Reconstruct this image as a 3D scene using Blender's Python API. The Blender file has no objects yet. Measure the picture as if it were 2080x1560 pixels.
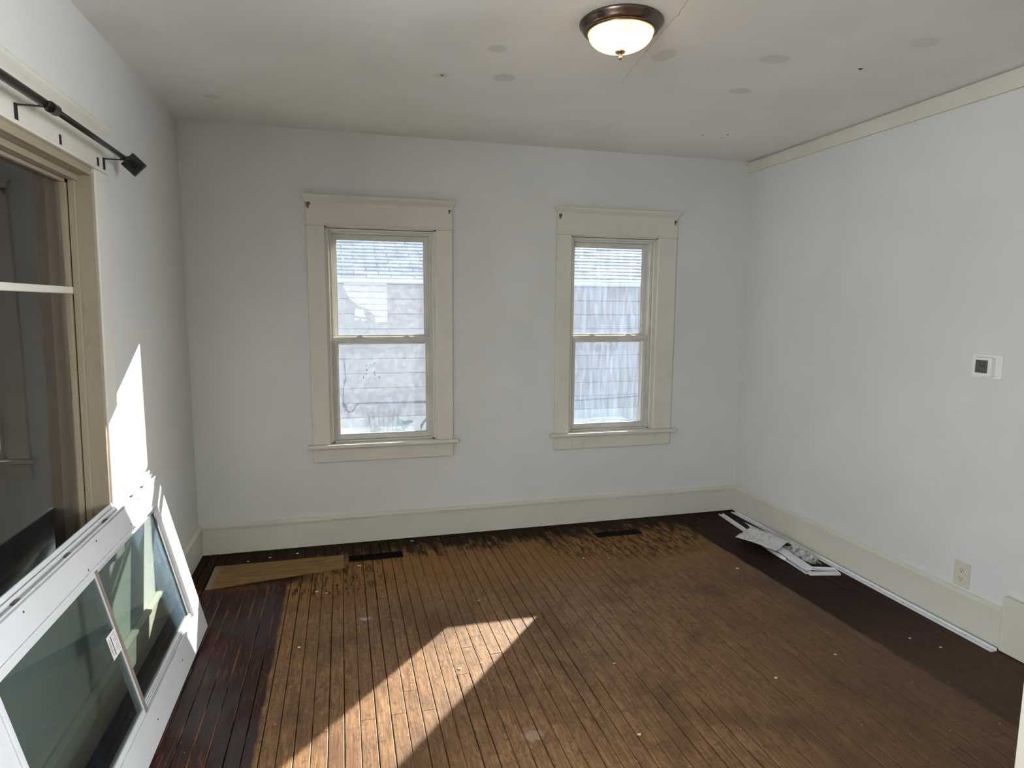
import bpy, math, random
from mathutils import Vector, Matrix
random.seed(7)
C = bpy.context.scene.collection
scene = bpy.context.scene
W = 3.779      # room width
H = 2.6        # ceiling height
YF = -3.0      # cased opening behind the picture plane

# ------------------------------------------------------------------ camera
cam = bpy.data.cameras.new('camera'); co = bpy.data.objects.new('camera', cam); C.objects.link(co)
yaw, pitch, roll = 0.262234, -0.121942, 0.0063184
cy, sy, cp, sp = math.cos(yaw), math.sin(yaw), math.cos(pitch), math.sin(pitch)
fw = Vector((sy*cp, cy*cp, sp)); rt = Vector((cy, -sy, 0)); up = rt.cross(fw)
r2 = math.cos(roll)*rt + math.sin(roll)*up; u2 = -math.sin(roll)*rt + math.cos(roll)*up
M = Matrix(((r2.x, u2.x, -fw.x, 0.88827), (r2.y, u2.y, -fw.y, -4.14191), (r2.z, u2.z, -fw.z, 1.55013), (0, 0, 0, 1)))
co.matrix_world = M
cam.sensor_fit = 'HORIZONTAL'; cam.sensor_width = 36; cam.lens = 36*1283.9/2080; cam.clip_start = .02
scene.camera = co
# ------------------------------------------------------------------ light
world = bpy.data.worlds.new('World'); scene.world = world; world.use_nodes = True
wn = world.node_tree.nodes; bg = wn['Background']
sky = wn.new('ShaderNodeTexSky'); sky.sky_type = 'NISHITA'; sky.sun_disc = False
sky.sun_elevation = math.radians(22.6); sky.sun_rotation = math.radians(41)
sky.dust_density = 2.0
world.node_tree.links.new(sky.outputs[0], bg.inputs[0]); bg.inputs[1].default_value = 0.18
sd = bpy.data.lights.new('sun', 'SUN'); so = bpy.data.objects.new('sun', sd); C.objects.link(so)
sd.energy = 27; sd.angle = math.radians(.55); sd.color = (1, .93, .82)
so.rotation_euler = Vector((.655, .756, .416)).to_track_quat('Z', 'Y').to_euler()
so.location = (6, 6, 6)
def area(name, loc, rot, sx, sy_, e, col):
    l = bpy.data.lights.new(name, 'AREA'); l.shape = 'RECTANGLE'; l.size = sx; l.size_y = sy_; l.energy = e; l.color = col
    o = bpy.data.objects.new(name, l); C.objects.link(o); o.location = loc; o.rotation_euler = rot; return o
# fill lamps added behind the camera, each just outside an invented side opening
area('fill_left', (-.30, -4.15, 1.45), (0, math.radians(-90), 0), 1.5, 1.5, 88, (.92, .96, .98))
area('fill_right', (W+.30, -4.15, 1.45), (0, math.radians(90), 0), 1.5, 1.5, 235, (.92, .96, .98))
scene.view_settings.view_transform = 'Standard'; scene.view_settings.look = 'None'
scene.view_settings.gamma = 1; scene.view_settings.use_curve_mapping = False
scene.view_settings.exposure = 0.2

# ------------------------------------------------------------------ node helpers
def mat(name):
    m = bpy.data.materials.new(name); m.use_nodes = True
    nt = m.node_tree; return m, nt, nt.nodes['Principled BSDF']
class N:
    def __init__(s, nt): s.nt = nt
    def new(s, t, **k):
        n = s.nt.nodes.new(t)
        for a, b in k.items(): setattr(n, a, b)
        return n
    def link(s, a, b): s.nt.links.new(a, b)
    def put(s, inp, v):
        if isinstance(v, bpy.types.NodeSocket): s.link(v, inp)
        else: inp.default_value = v
    def math(s, op, a, b=0.0, c=0.0, clamp=False):
        n = s.new('ShaderNodeMath', operation=op, use_clamp=clamp)
        for i, v in enumerate((a, b, c)): s.put(n.inputs[i], v)
        return n.outputs[0]
    def mix(s, f, a, b, blend='MIX'):
        n = s.new('ShaderNodeMix', data_type='RGBA', blend_type=blend)
        s.put(n.inputs[0], f)
        for i, v in ((6, a), (7, b)):
            if isinstance(v, tuple) and len(v) == 3: v = (*v, 1)
            s.put(n.inputs[i], v)
        return n.outputs[2]
    def pos(s): return s.new('ShaderNodeNewGeometry').outputs['Position']
    def sep(s, v):
        n = s.new('ShaderNodeSeparateXYZ'); s.link(v, n.inputs[0]); return n.outputs
    def mapv(s, v, scale=(1, 1, 1), loc=(0, 0, 0), rot=(0, 0, 0)):
        n = s.new('ShaderNodeMapping'); s.link(v, n.inputs[0])
        n.inputs['Scale'].default_value = scale; n.inputs['Location'].default_value = loc; n.inputs['Rotation'].default_value = rot
        return n.outputs[0]
    def noise(s, v, scale=5, detail=4, rough=.55, dist=0):
        n = s.new('ShaderNodeTexNoise'); s.link(v, n.inputs['Vector'])
        n.inputs['Scale'].default_value = scale; n.inputs['Detail'].default_value = detail
        n.inputs['Roughness'].default_value = rough; n.inputs['Distortion'].default_value = dist
        return n.outputs[0]
    def step(s, v, a, b):           # smooth 0..1 between a and b
        n = s.new('ShaderNodeMapRange', interpolation_type='SMOOTHSTEP'); s.link(v, n.inputs[0])
        n.inputs[1].default_value = a; n.inputs[2].default_value = b; return n.outputs[0]
    def schlick(s):                 # Fresnel reflectance, the same from both sides of a pane
        g = s.new('ShaderNodeNewGeometry'); d = s.new('ShaderNodeVectorMath', operation='DOT_PRODUCT')
        s.link(g.outputs['Normal'], d.inputs[0]); s.link(g.outputs['Incoming'], d.inputs[1])
        k = s.math('POWER', s.math('SUBTRACT', 1.0, s.math('ABSOLUTE', d.outputs['Value'])), 5)
        return s.math('ADD', s.math('MULTIPLY', k, .96), .04)
    def bump(s, h, strength, dist=.002):
        n = s.new('ShaderNodeBump'); n.inputs['Strength'].default_value = strength; n.inputs['Distance'].default_value = dist
        s.link(h, n.inputs['Height']); return n.outputs[0]
def simple(name, col, rough=.5, metal=0, var=.06, nscale=8, bump=0, spec=.5, bscale=None):
    m, nt, b = mat(name); n = N(nt); p = n.pos()
    ns = n.noise(p, nscale, 5)
    f = n.step(ns, .3, .7)
    a = tuple(c*(1-var) for c in col); d = tuple(min(1, c*(1+var)) for c in col)
    n.link(n.mix(f, a, d), b.inputs['Base Color'])
    b.inputs['Roughness'].default_value = rough; b.inputs['Metallic'].default_value = metal
    b.inputs['Specular IOR Level'].default_value = spec
    if bump: n.link(n.bump(n.noise(p, bscale or nscale*6, 4), bump), b.inputs['Normal'])
    return m
# ---- wall paint: roller texture, patched spots, faint drip streaks
def wall_mat():
    m, nt, b = mat('wall_paint'); n = N(nt); p = n.pos()
    big = n.step(n.noise(p, .9, 3), .35, .65); mid = n.step(n.noise(p, 4, 4), .35, .7)
    c = n.mix(big, (.615, .625, .615), (.66, .668, .66))
    c = n.mix(n.math('MULTIPLY', mid, .3), c, (.60, .605, .59))
    spots = n.step(n.noise(n.mapv(p, loc=(3, 1, 7)), 26, 2), .76, .80)
    c = n.mix(n.math('MULTIPLY', spots, .35), c, (.35, .33, .30))
    # primer patches on the back wall
    for (x, z, rx, rz, k) in ((2.02, 1.78, .16, .22, .25), (1.98, 1.05, .1, .06, .3), (.35, 1.3, .2, .3, .15)):
        X, Y, Z = n.sep(p)
        e = n.math('ADD', n.math('POWER', n.math('DIVIDE', n.math('SUBTRACT', X, x), rx), 2), n.math('POWER', n.math('DIVIDE', n.math('SUBTRACT', Z, z), rz), 2))
        e = n.math('ADD', e, n.math('MULTIPLY', n.math('ABSOLUTE', Y), 40))
        e = n.math('ADD', e, n.math('MULTIPLY', n.noise(p, 12, 2), 1.0))
        k_ = n.math('MULTIPLY', n.math('SUBTRACT', 1.0, n.step(e, 1.0, 1.7)), k)
        c = n.mix(k_, c, (.70, .71, .71))
    n.link(c, b.inputs['Base Color']); b.inputs['Roughness'].default_value = .62; b.inputs['Specular IOR Level'].default_value = .3
    n.link(n.bump(n.math('ADD', n.noise(p, 160, 3), n.math('MULTIPLY', n.noise(p, 6, 3), 2.5)), .25, .004), b.inputs['Normal'])
    return m
def ceil_mat():
    m, nt, b = mat('ceiling_paint'); n = N(nt); p = n.pos(); X, Y, Z = n.sep(p)
    c = n.mix(n.step(n.noise(p, 1.3, 3), .35, .65), (.74, .735, .70), (.80, .795, .76))
    wob = n.noise(p, 9, 3)
    for (x, y, rx, ry, k) in ((1.536, -1.476, .045, .045, .55), (1.642, -1.168, .055, .06, .6), (2.69, -1.693, .07, .05, .5), (2.796, -1.305, .065, .045, .6),
                              (2.224, -1.60, .05, .07, .55), (.283, -.496, .05, .04, .4), (1.358, -1.113, .035, .035, .45), (3.15, -2.0, .07, .05, .3)):
        e = n.math('ADD', n.math('POWER', n.math('DIVIDE', n.math('SUBTRACT', X, x), rx), 2), n.math('POWER', n.math('DIVIDE', n.math('SUBTRACT', Y, y), ry), 2))
        e = n.math('ADD', e, n.math('MULTIPLY', wob, 1.1))
        c = n.mix(n.math('MULTIPLY', n.math('SUBTRACT', 1.0, n.step(e, 1.0, 1.7)), k), c, (.53, .535, .52))
    for (x, y, r) in ((1.36, -1.113, .009), (3.126, -1.701, .012), (3.193, -.60, .010), (3.05, -.55, .006), (3.2, -.52, .006)):
        e = n.math('SQRT', n.math('ADD', n.math('POWER', n.math('SUBTRACT', X, x), 2), n.math('POWER', n.math('SUBTRACT', Y, y), 2)))
        e = n.math('ADD', e, n.math('MULTIPLY', n.math('SUBTRACT', n.noise(p, 60, 2), .5), .02))
        c = n.mix(n.math('SUBTRACT', 1.0, n.step(e, r*.7, r)), c, (.10, .06, .05))
    # plaster crack running past the lamp
    cx = n.math('ADD', n.math('MULTIPLY', n.math('ADD', Y, 2.03), .135), 2.075)
    d = n.math('ABSOLUTE', n.math('SUBTRACT', n.math('ADD', X, n.math('MULTIPLY', n.math('SUBTRACT', n.noise(p, 14, 2), .5), .03)), cx))
    crack = n.math('MULTIPLY', n.math('SUBTRACT', 1.0, n.step(d, .0008, .0028)), n.math('SUBTRACT', 1.0, n.step(Y, -1.5, -1.0)))
    c = n.mix(n.math('MULTIPLY', crack, .4), c, (.22, .17, .12))
    n.link(c, b.inputs['Base Color']); b.inputs['Roughness'].default_value = .8; b.inputs['Specular IOR Level'].default_value = .2
    h = n.math('ADD', n.math('MULTIPLY', n.noise(p, 120, 3), .6), n.math('MULTIPLY', n.noise(p, 2.5, 3), 5))
    h = n.math('SUBTRACT', h, n.math('MULTIPLY', crack, 2))
    n.link(n.bump(h, .3, .004), b.inputs['Normal'])
    return m
def trim_mat(name, col, dirt=(.30, .25, .18), amt=.35):
    m, nt, b = mat(name); n = N(nt); p = n.pos()
    c = n.mix(n.step(n.noise(p, 3, 4), .3, .7), tuple(x*.93 for x in col), col)
    g = n.step(n.noise(n.mapv(p, scale=(3, 3, 1.5)), 7, 6, .7), .56, .78)
    c = n.mix(n.math('MULTIPLY', g, amt), c, dirt)
    n.link(c, b.inputs['Base Color']); b.inputs['Roughness'].default_value = .42; b.inputs['Specular IOR Level'].default_value = .4
    n.link(n.bump(n.noise(n.mapv(p, scale=(2, 2, 1)), 30, 4), .25, .003), b.inputs['Normal'])
    return m
PITCH = .0573
def floor_mat():
    m, nt, b = mat('worn_floorboard'); n = N(nt); p = n.pos(); X, Y, Z = n.sep(p)
    rnd = n.new('ShaderNodeObjectInfo').outputs['Random']
    off = n.new('ShaderNodeCombineXYZ'); n.link(n.math('MULTIPLY', rnd, 37), off.inputs[1]); n.link(n.math('MULTIPLY', rnd, 11), off.inputs[2])
    va = n.new('ShaderNodeVectorMath', operation='ADD'); n.link(p, va.inputs[0]); n.link(off.outputs[0], va.inputs[1]); pb = va.outputs[0]
    grain = n.noise(n.mapv(pb, scale=(34, 2.2, 1)), 3.2, 6, .65, .6)
    fine = n.noise(n.mapv(pb, scale=(90, 9, 1)), 2.4, 3, .6)
    mott = n.noise(n.mapv(p, scale=(1, .55, 1)), 34, 6, .8, 1.2)
    blot = n.noise(p, 3.0, 5, .65, .4)
    # bare, worn wood
    c = n.mix(n.step(grain, .28, .72), (.118, .058, .023), (.275, .160, .074))
    c = n.mix(n.math('MULTIPLY', rnd, .35), c, (.16, .085, .040))
    c = n.mix(n.math('MULTIPLY', n.step(mott, .48, .62), .7), c, (.065, .034, .019))
    c = n.mix(n.math('MULTIPLY', n.step(blot, .45, .68), .6), c, (.066, .033, .016))
    c = n.mix(n.math('MULTIPLY', n.step(fine, .6, .75), .35), c, (.09, .05, .03))
    # golden varnish left towards the back wall
    gold = n.math('MULTIPLY', n.step(n.math('ADD', Y, n.math('MULTIPLY', blot, .5)), -.85, -.25), .62)
    c = n.mix(n.math('MULTIPLY', gold, n.step(grain, .2, .6)), c, (.27, .122, .020))
    fx0 = n.math('ABSOLUTE', n.math('SUBTRACT', n.math('FRACT', n.math('DIVIDE', X, PITCH)), .5))
    edge_wear = n.math('MULTIPLY', n.step(fx0, .445, .475), n.step(n.noise(n.mapv(p, scale=(3, .5, 1)), 5, 4, .7), .5, .62))  # worn, paler edges of the boards
    c = n.mix(n.math('MULTIPLY', edge_wear, .5), c, (.42, .27, .16))
    # right hand part is greyer and darker
    rgt = n.math('MULTIPLY', n.step(n.math('SUBTRACT', X, n.math('MULTIPLY', Y, .55)), 3.2, 4.3), .6)
    c = n.mix(rgt, c, (.075, .042, .022))
    # black water stains along the back wall and round the second grille
    wob = n.math('MULTIPLY', n.math('SUBTRACT', n.noise(n.mapv(p, scale=(5, 1.2, 1)), 4, 5, .65), .5), .9)
    back = n.step(n.math('ADD', Y, wob), -.36, -.16)
    strk = n.noise(n.mapv(p, scale=(26, 5, 1)), 1.6, 5, .7)
    ex = n.math('ADD', n.math('POWER', n.math('DIVIDE', n.math('SUBTRACT', X, 2.75), .75), 2), n.math('POWER', n.math('DIVIDE', n.math('ADD', Y, .35), .42), 2))
    st2 = n.math('MULTIPLY', n.math('SUBTRACT', 1.0, n.step(ex, .3, 1.1)), n.step(strk, .46, .56))
    ex = n.math('ADD', n.math('POWER', n.math('DIVIDE', n.math('SUBTRACT', X, .75), .42), 2), n.math('POWER', n.math('DIVIDE', n.math('ADD', Y, .55), .28), 2))
    st3 = n.math('MULTIPLY', n.math('SUBTRACT', 1.0, n.step(ex, .4, 1.1)), n.step(strk, .5, .58))
    back = n.math('MAXIMUM', back, n.math('MULTIPLY', n.step(n.math('ADD', Y, n.math('MULTIPLY', wob, .12)), -.60, -.50), n.math('SUBTRACT', 1.0, n.step(X, .56, .80))))
    blk = n.math('MAXIMUM', back, n.math('MULTIPLY', n.math('MAXIMUM', st2, st3), .85))
    c = n.mix(n.math('MULTIPLY', blk, .93), c, (.014, .009, .006))
    # dark red-brown varnish bands at both sides
    jag = n.math('MULTIPLY', n.math('SUBTRACT', n.noise(n.mapv(p, scale=(1, .35, 1)), 22, 4, .7), .5), .045)
    L = n.math('SUBTRACT', 1.0, n.step(n.math('ADD', X, jag), .548, .566))
    R = n.step(n.math('ADD', n.math('ADD', X, jag), n.math('MULTIPLY', Y, .028)), 3.205, 3.225)
    fade = n.math('SUBTRACT', 1.0, n.math('MULTIPLY', n.step(n.math('SUBTRACT', 0.0, Y), 1.3, 2.4), .55))
    R = n.math('MULTIPLY', R, fade)
    wear = n.noise(n.mapv(pb, scale=(22, 2.5, 1)), 3, 6, .75, .8)
    cross = n.noise(n.mapv(pb, scale=(3, 60, 1)), 1.5, 4, .7)
    dl = n.mix(n.math('MULTIPLY', n.step(wear, .5, .68), .8), (.018, .0055, .005), (.15, .038, .020))
    dl = n.mix(n.math('MULTIPLY', n.step(cross, .5, .68), .45), dl, (.012, .005, .005))
    grey = n.math('MULTIPLY', n.step(n.noise(p, 2.6, 3), .46, .60), .75)
    dl = n.mix(grey, dl, (.032, .026, .026))
    dr = n.mix(n.math('MULTIPLY', n.step(wear, .55, .72), .6), (.022, .009, .007), (.06, .022, .014))
    # bare edges of the boards glow lighter in the varnished band
    fx = n.math('ABSOLUTE', n.math('SUBTRACT', n.math('FRACT', n.math('DIVIDE', X, PITCH)), .5))
    edge = n.math('MULTIPLY', n.step(fx, .43, .47), n.step(n.noise(n.mapv(p, scale=(1, .5, 1)), 6, 4, .7), .42, .6))
    dl = n.mix(n.math('MULTIPLY', edge, .75), dl, (.42, .20, .10))
    c = n.mix(n.math('MULTIPLY', L, n.math('SUBTRACT', 1.0, n.math('MULTIPLY', back, .93))), c, dl)
    c = n.mix(R, c, dr)
    # whitish scuffs and paint specks
    ex = n.math('ADD', n.math('POWER', n.math('DIVIDE', n.math('SUBTRACT', n.math('ADD', X, n.math('MULTIPLY', Y, -.12)), 2.2), .12), 2), n.math('POWER', n.math('DIVIDE', n.math('ADD', Y, 1.35), .38), 2))
    sc = n.math('MULTIPLY', n.math('SUBTRACT', 1.0, n.step(ex, .2, 1.1)), n.step(n.noise(n.mapv(p, scale=(3, 1, 1)), 24, 5, .8), .5, .72))
    c = n.mix(n.math('MULTIPLY', sc, .45), c, (.30, .28, .30))
    for (x, y, r, k) in ((.965, -1.07, .03, .7), (1.52, -2.10, .04, .3)):
        e = n.math('SQRT', n.math('ADD', n.math('POWER', n.math('SUBTRACT', X, x), 2), n.math('POWER', n.math('SUBTRACT', Y, y), 2)))
        e = n.math('ADD', e, n.math('MULTIPLY', n.math('SUBTRACT', n.noise(p, 30, 4, .7), .5), .11))
        c = n.mix(n.math('MULTIPLY', n.math('SUBTRACT', 1.0, n.step(e, r*.5, r)), k), c, (.42, .38, .34))
    sp = n.step(n.noise(p, 55, 1), .80, .83)
    c = n.mix(sp, c, (.6, .56, .5))
    n.link(c, b.inputs['Base Color'])
    ro = n.math('ADD', n.math('MULTIPLY', grain, .22), .44)
    n.link(ro, b.inputs['Roughness']); n.link(n.math('MULTIPLY', n.math('SUBTRACT', 1.0, n.math('MAXIMUM', n.math('MULTIPLY', R, .7), n.math('MULTIPLY', blk, .85))), .23), b.inputs['Specular IOR Level'])
    h = n.math('ADD', n.math('MULTIPLY', grain, 1.2), n.math('ADD', n.math('MULTIPLY', mott, .35), n.math('MULTIPLY', L, .5)))
    n.link(n.bump(h, .35, .003), b.inputs['Normal'])
    return m
def glass_mat(name, dirt, tint=(1, 1, 1), dcol=(.75, .82, .95), streak=False, scale=9, refl=1.0, spots=.0, lo=.35, hi=.75, extra=None):
    """thin window pane: clear transmission + Fresnel reflection + a film of dirt that scatters"""
    m = bpy.data.materials.new(name); m.use_nodes = True; nt = m.node_tree; n = N(nt); nt.nodes.clear()
    out = n.new('ShaderNodeOutputMaterial'); p = n.pos()
    tr = n.new('ShaderNodeBsdfTransparent'); tr.inputs[0].default_value = (*tint, 1)
    gl = n.new('ShaderNodeBsdfGlossy'); gl.inputs['Roughness'].default_value = .015
    f = n.math('MULTIPLY', n.schlick(), refl, clamp=True)
    m1 = n.new('ShaderNodeMixShader'); n.link(f, m1.inputs[0]); n.link(tr.outputs[0], m1.inputs[1]); n.link(gl.outputs[0], m1.inputs[2])
    tl = n.new('ShaderNodeBsdfTranslucent'); tl.inputs[0].default_value = (*dcol, 1)
    df = n.new('ShaderNodeBsdfDiffuse'); df.inputs[0].default_value = (*dcol, 1)
    md = n.new('ShaderNodeMixShader'); md.inputs[0].default_value = .4
    n.link(tl.outputs[0], md.inputs[1]); n.link(df.outputs[0], md.inputs[2])
    v = n.mapv(p, scale=(9, 1, 1.1)) if streak else p
    ns = n.step(n.noise(v, scale if not streak else 4, 7, .7, .5), lo, hi)
    d = n.math('MULTIPLY', n.math('ADD', n.math('MULTIPLY', ns, .7), .3), dirt)
    if spots:
        sp = n.step(n.noise(n.mapv(p, scale=(1, 1, .6)), 34, 3, .6), .70, .74)
        d = n.math('ADD', d, n.math('MULTIPLY', sp, spots), clamp=True)
    if extra is not None: d = extra(n, p, d)
    m2 = n.new('ShaderNodeMixShader'); n.link(d, m2.inputs[0]); n.link(m1.outputs[0], m2.inputs[1]); n.link(md.outputs[0], m2.inputs[2])
    n.link(m2.outputs[0], out.inputs[0])
    return m
M_wall = wall_mat(); M_ceil = ceil_mat(); M_floor = floor_mat()
M_trim = trim_mat('cream_trim_paint', (.64, .62, .54), amt=.25)
M_casing = trim_mat('cream_casing_paint', (.65, .63, .56), amt=.3)
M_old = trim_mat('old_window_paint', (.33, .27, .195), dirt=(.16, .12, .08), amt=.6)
M_wallcas = trim_mat('wall_coloured_casing_paint', (.66, .65, .60), amt=.15)
M_vinyl = simple('grey_white_vinyl', (.56, .56, .52), .38, var=.08)
M_white = simple('white_vinyl', (.56, .575, .60), .32, var=.03, nscale=5)
M_white2 = simple('white_vinyl_trim', (.72, .74, .76), .4, var=.06, nscale=9)
M_bronze = simple('brushed_dark_bronze', (.17, .135, .11), .28, metal=1, var=.1)
M_black = simple('black_rod_metal', (.012, .011, .012), .28, metal=.0, var=.1)
M_iron = simple('blackened_register_metal', (.006, .005, .0045), .75, var=.3, nscale=40, spec=.12)
M_hole = simple('dark_void', (.003, .003, .003), .95, var=.1, spec=.05)
M_sub = simple('subfloor_dirt', (.010, .007, .005), .95, var=.3)
M_dark = simple('dark_screw', (.05, .05, .05), .5)
M_plate = simple('almond_plastic', (.60, .56, .46), .4, var=.03)
M_thermo = simple('white_plastic', (.74, .74, .72), .35, var=.02)
M_lcd = simple('grey_lcd', (.06, .075, .07), .15, var=.1, nscale=60)
M_lcdtxt = simple('lcd_segments', (.015, .02, .02), .4)
M_partshade = simple('dark_parts_and_shade', (.10, .085, .07), .6)  # dark clips and scars, and the leaning unit's painted jamb shadow
M_brown = simple('bronze_meeting_stile', (.24, .20, .16), .35, var=.1)
def dirtfilm(n, p, d):        # grime heavier in the leaning unit's right pane
    X, Y, Z = n.sep(p)
    e = n.step(n.math('SUBTRACT', Y, n.math('MULTIPLY', Z, -.35)), -1.35, -.95)
    st = n.step(n.noise(n.mapv(p, scale=(1, 3, 1.2)), 14, 6, .75, 1.0), .35, .7)
    return n.math('ADD', d, n.math('MULTIPLY', n.math('MULTIPLY', e, n.math('ADD', n.math('MULTIPLY', st, .6), .4)), .22), clamp=True)
G_sash = glass_mat('sash_glass', .032, dcol=(.52, .72, 1.0), scale=22, spots=.08)
G_storm = glass_mat('storm_glass', .10, dcol=(.50, .72, 1.0), streak=True, spots=0)
G_storm2 = glass_mat('storm_glass_cleaner', .075, dcol=(.50, .72, 1.0), scale=30, spots=.0)
G_left = glass_mat('old_wavy_glass', .03, tint=(.75, .74, .72), dcol=(.5, .5, .5), streak=False, refl=1.7)
G_lean = glass_mat('leaning_glass', .015, tint=(.60, .65, .63), dcol=(.45, .68, .92), scale=10, refl=1.2, extra=dirtfilm)

# ------------------------------------------------------------------ mesh helpers
class MB:
    def __init__(s): s.v = []; s.f = []
    def box(s, x0, y0, z0, x1, y1, z1):
        x0, x1 = sorted((x0, x1)); y0, y1 = sorted((y0, y1)); z0, z1 = sorted((z0, z1))
        return s.hexa([(x0, y0, z0), (x1, y0, z0), (x1, y1, z0), (x0, y1, z0), (x0, y0, z1), (x1, y0, z1), (x1, y1, z1), (x0, y1, z1)])
    def hexa(s, p):
        b = len(s.v); s.v += [tuple(q) for q in p]
        for f in ((0, 3, 2, 1), (4, 5, 6, 7), (0, 1, 5, 4), (1, 2, 6, 5), (2, 3, 7, 6), (3, 0, 4, 7)): s.f.append(tuple(b+i for i in f))
        return s
    def prism(s, a, b_):      # two matching polygon loops
        n = len(a); b = len(s.v); s.v += [tuple(q) for q in a]+[tuple(q) for q in b_]
        s.f.append(tuple(b+i for i in reversed(range(n)))); s.f.append(tuple(b+n+i for i in range(n)))
        for i in range(n):
            j = (i+1) % n; s.f.append((b+i, b+j, b+n+j, b+n+i))
        return s
    def tube(s, pts, r, k=10, cap=True):
        pts = [Vector(p) for p in pts]; rs = r if isinstance(r, (list, tuple)) else [r]*len(pts); base = len(s.v)
        for i, p in enumerate(pts):
            d = (pts[min(i+1, len(pts)-1)]-pts[max(i-1, 0)]).normalized()
            a = d.orthogonal().normalized() if i == 0 else (pa-d*pa.dot(d)).normalized(); pa = a
            bb = d.cross(a)
            for j in range(k):
                t = 2*math.pi*j/k; s.v.append(tuple(p+rs[i]*(math.cos(t)*a+math.sin(t)*bb)))
        for i in range(len(pts)-1):
            for j in range(k):
                j2 = (j+1) % k; s.f.append((base+i*k+j, base+i*k+j2, base+(i+1)*k+j2, base+(i+1)*k+j))
        if cap:
            s.f.append(tuple(base+j for j in reversed(range(k)))); s.f.append(tuple(base+(len(pts)-1)*k+j for j in range(k)))
        return s
    def lathe(s, prof, c, k=48, closed=False, rib=0):
        base = len(s.v)
        for i, (r, z) in enumerate(prof):
            for j in range(k):
                t = 2*math.pi*j/k; rr = r*(1+(rib if j % 2 else -rib)); s.v.append((c[0]+rr*math.cos(t), c[1]+rr*math.sin(t), c[2]+z))
        m = len(prof)
        for i in range(m-1 if not closed else m):
            i2 = (i+1) % m
            for j in range(k):
                j2 = (j+1) % k; s.f.append((base+i*k+j, base+i*k+j2, base+i2*k+j2, base+i2*k+j))
        return s
    def xf(s, M_): s.v = [tuple(M_ @ Vector(q)) for q in s.v]; return s
def obj(name, mb, m, parent=None, bevel=0, smooth=False, loc=None):
    me = bpy.data.meshes.new(name); me.from_pydata(mb.v, [], mb.f); me.materials.append(m)
    import bmesh
    bm = bmesh.new(); bm.from_mesh(me); bmesh.ops.recalc_face_normals(bm, faces=bm.faces); bm.to_mesh(me); bm.free()
    if smooth:
        for p in me.polygons: p.use_smooth = True
    o = bpy.data.objects.new(name, me); C.objects.link(o)
    if parent is not None:
        o.parent = parent
        o.matrix_parent_inverse = parent.matrix_basis.inverted()
    if bevel:
        bv = o.modifiers.new('Bevel', 'BEVEL'); bv.width = bevel; bv.segments = 2; bv.limit_method = 'ANGLE'
    return o
def tag(o, label, cat, group=None, kind=None):
    o['label'] = label; o['category'] = cat
    if group: o['group'] = group
    if kind: o['kind'] = kind
    return o
def empty(name, loc=(0, 0, 0)):
    o = bpy.data.objects.new(name, None); C.objects.link(o); o.location = loc; o.empty_display_size = .1; return o
def struct(o, label=None, cat=None):
    o['kind'] = 'structure'
    if label: o['label'] = label
    if cat: o['category'] = cat
    return o
def holes(axis, c0, c1, a0, a1, z0, z1, hs):
    """slab between planes c0..c1 of the axis, spanning a0..a1 x z0..z1, with rectangular openings (u0,u1,w0,w1)"""
    mb = MB()
    us = sorted({a0, a1, *[h[0] for h in hs], *[h[1] for h in hs]}); zs = sorted({z0, z1, *[h[2] for h in hs], *[h[3] for h in hs]})
    for i in range(len(us)-1):
        for j in range(len(zs)-1):
            um, zm = (us[i]+us[i+1])/2, (zs[j]+zs[j+1])/2
            if any(h[0] < um < h[1] and h[2] < zm < h[3] for h in hs): continue
            if axis == 'y': mb.box(us[i], c0, zs[j], us[i+1], c1, zs[j+1])
            else: mb.box(c0, us[i], zs[j], c1, us[i+1], zs[j+1])
    return mb

# ------------------------------------------------------------------ room shell
W1 = (.797, 1.485, .66, 2.04); W2 = (2.409, 3.063, .66, 2.04)
LW = (-3.0+.1, -1.42, .60, 2.03)      # picture window in the left wall (y0,y1,z0,z1)
struct(obj('wall_back', holes('y', 0, .14, -.16, W+.14, -.6, 2.7, [W1, W2]), M_wall), 'grey-white painted plaster wall with two sash windows', 'wall')
# left wall: opening's far edge leans slightly, as in the old house
def quadwall(mb, ya, yb, yc, yd, za, zb):   # fills between slanted jamb and straight wall
    mb.hexa([(-.14, ya, za), (0, ya, za), (0, yb, za), (-.14, yb, za), (-.14, yc, zb), (0, yc, zb), (0, yd, zb), (-.14, yd, zb)])
lw = holes('x', -.14, 0, -7.4, 0, -.6, 2.7, [(LW[0], -1.40, LW[2], LW[3]), (-4.9, -3.4, .7, 2.2)])
quadwall(lw, -1.42-(2.03-LW[2])*.063/1.29, -1.3999, -1.42, -1.3999, LW[2], LW[3])
struct(obj('wall_left', lw, M_wall), 'grey-white plaster wall on the left with the large picture window', 'wall')
struct(obj('wall_right', holes('x', W, W+.14, -7.4, 0, -.6, 2.7, [(-4.9, -3.4, .7, 2.2)]), M_wall), 'long plain grey-white plaster wall on the right', 'wall')
struct(obj('ceiling', MB().box(-.14, -7.4, H, W+.14, 0, H+.1), M_ceil), 'patched off-white plaster ceiling', 'ceiling')
struct(obj('wall_front', holes('y', YF-.12, YF, 0, W, 0, H, [(.14, 2.64, -.01, 2.42)]), M_wall), 'wall with the wide cased opening the view looks through', 'wall')
struct(obj('wall_rear', holes('y', -7.4, -7.28, 0, W, 0, H, []), M_wall), 'plain rear wall of the room behind', 'wall')
cas = MB().box(2.612, YF-.14, 0, 2.71, YF+.022, 2.40).box(.06, YF-.14, 0, .16, YF+.022, 2.40).box(.06, YF-.14, 2.40, 2.71, YF+.022, 2.52)
struct(obj('trim_2', cas, M_trim, bevel=.003), 'painted casing round the wide opening', 'trim')
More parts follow.
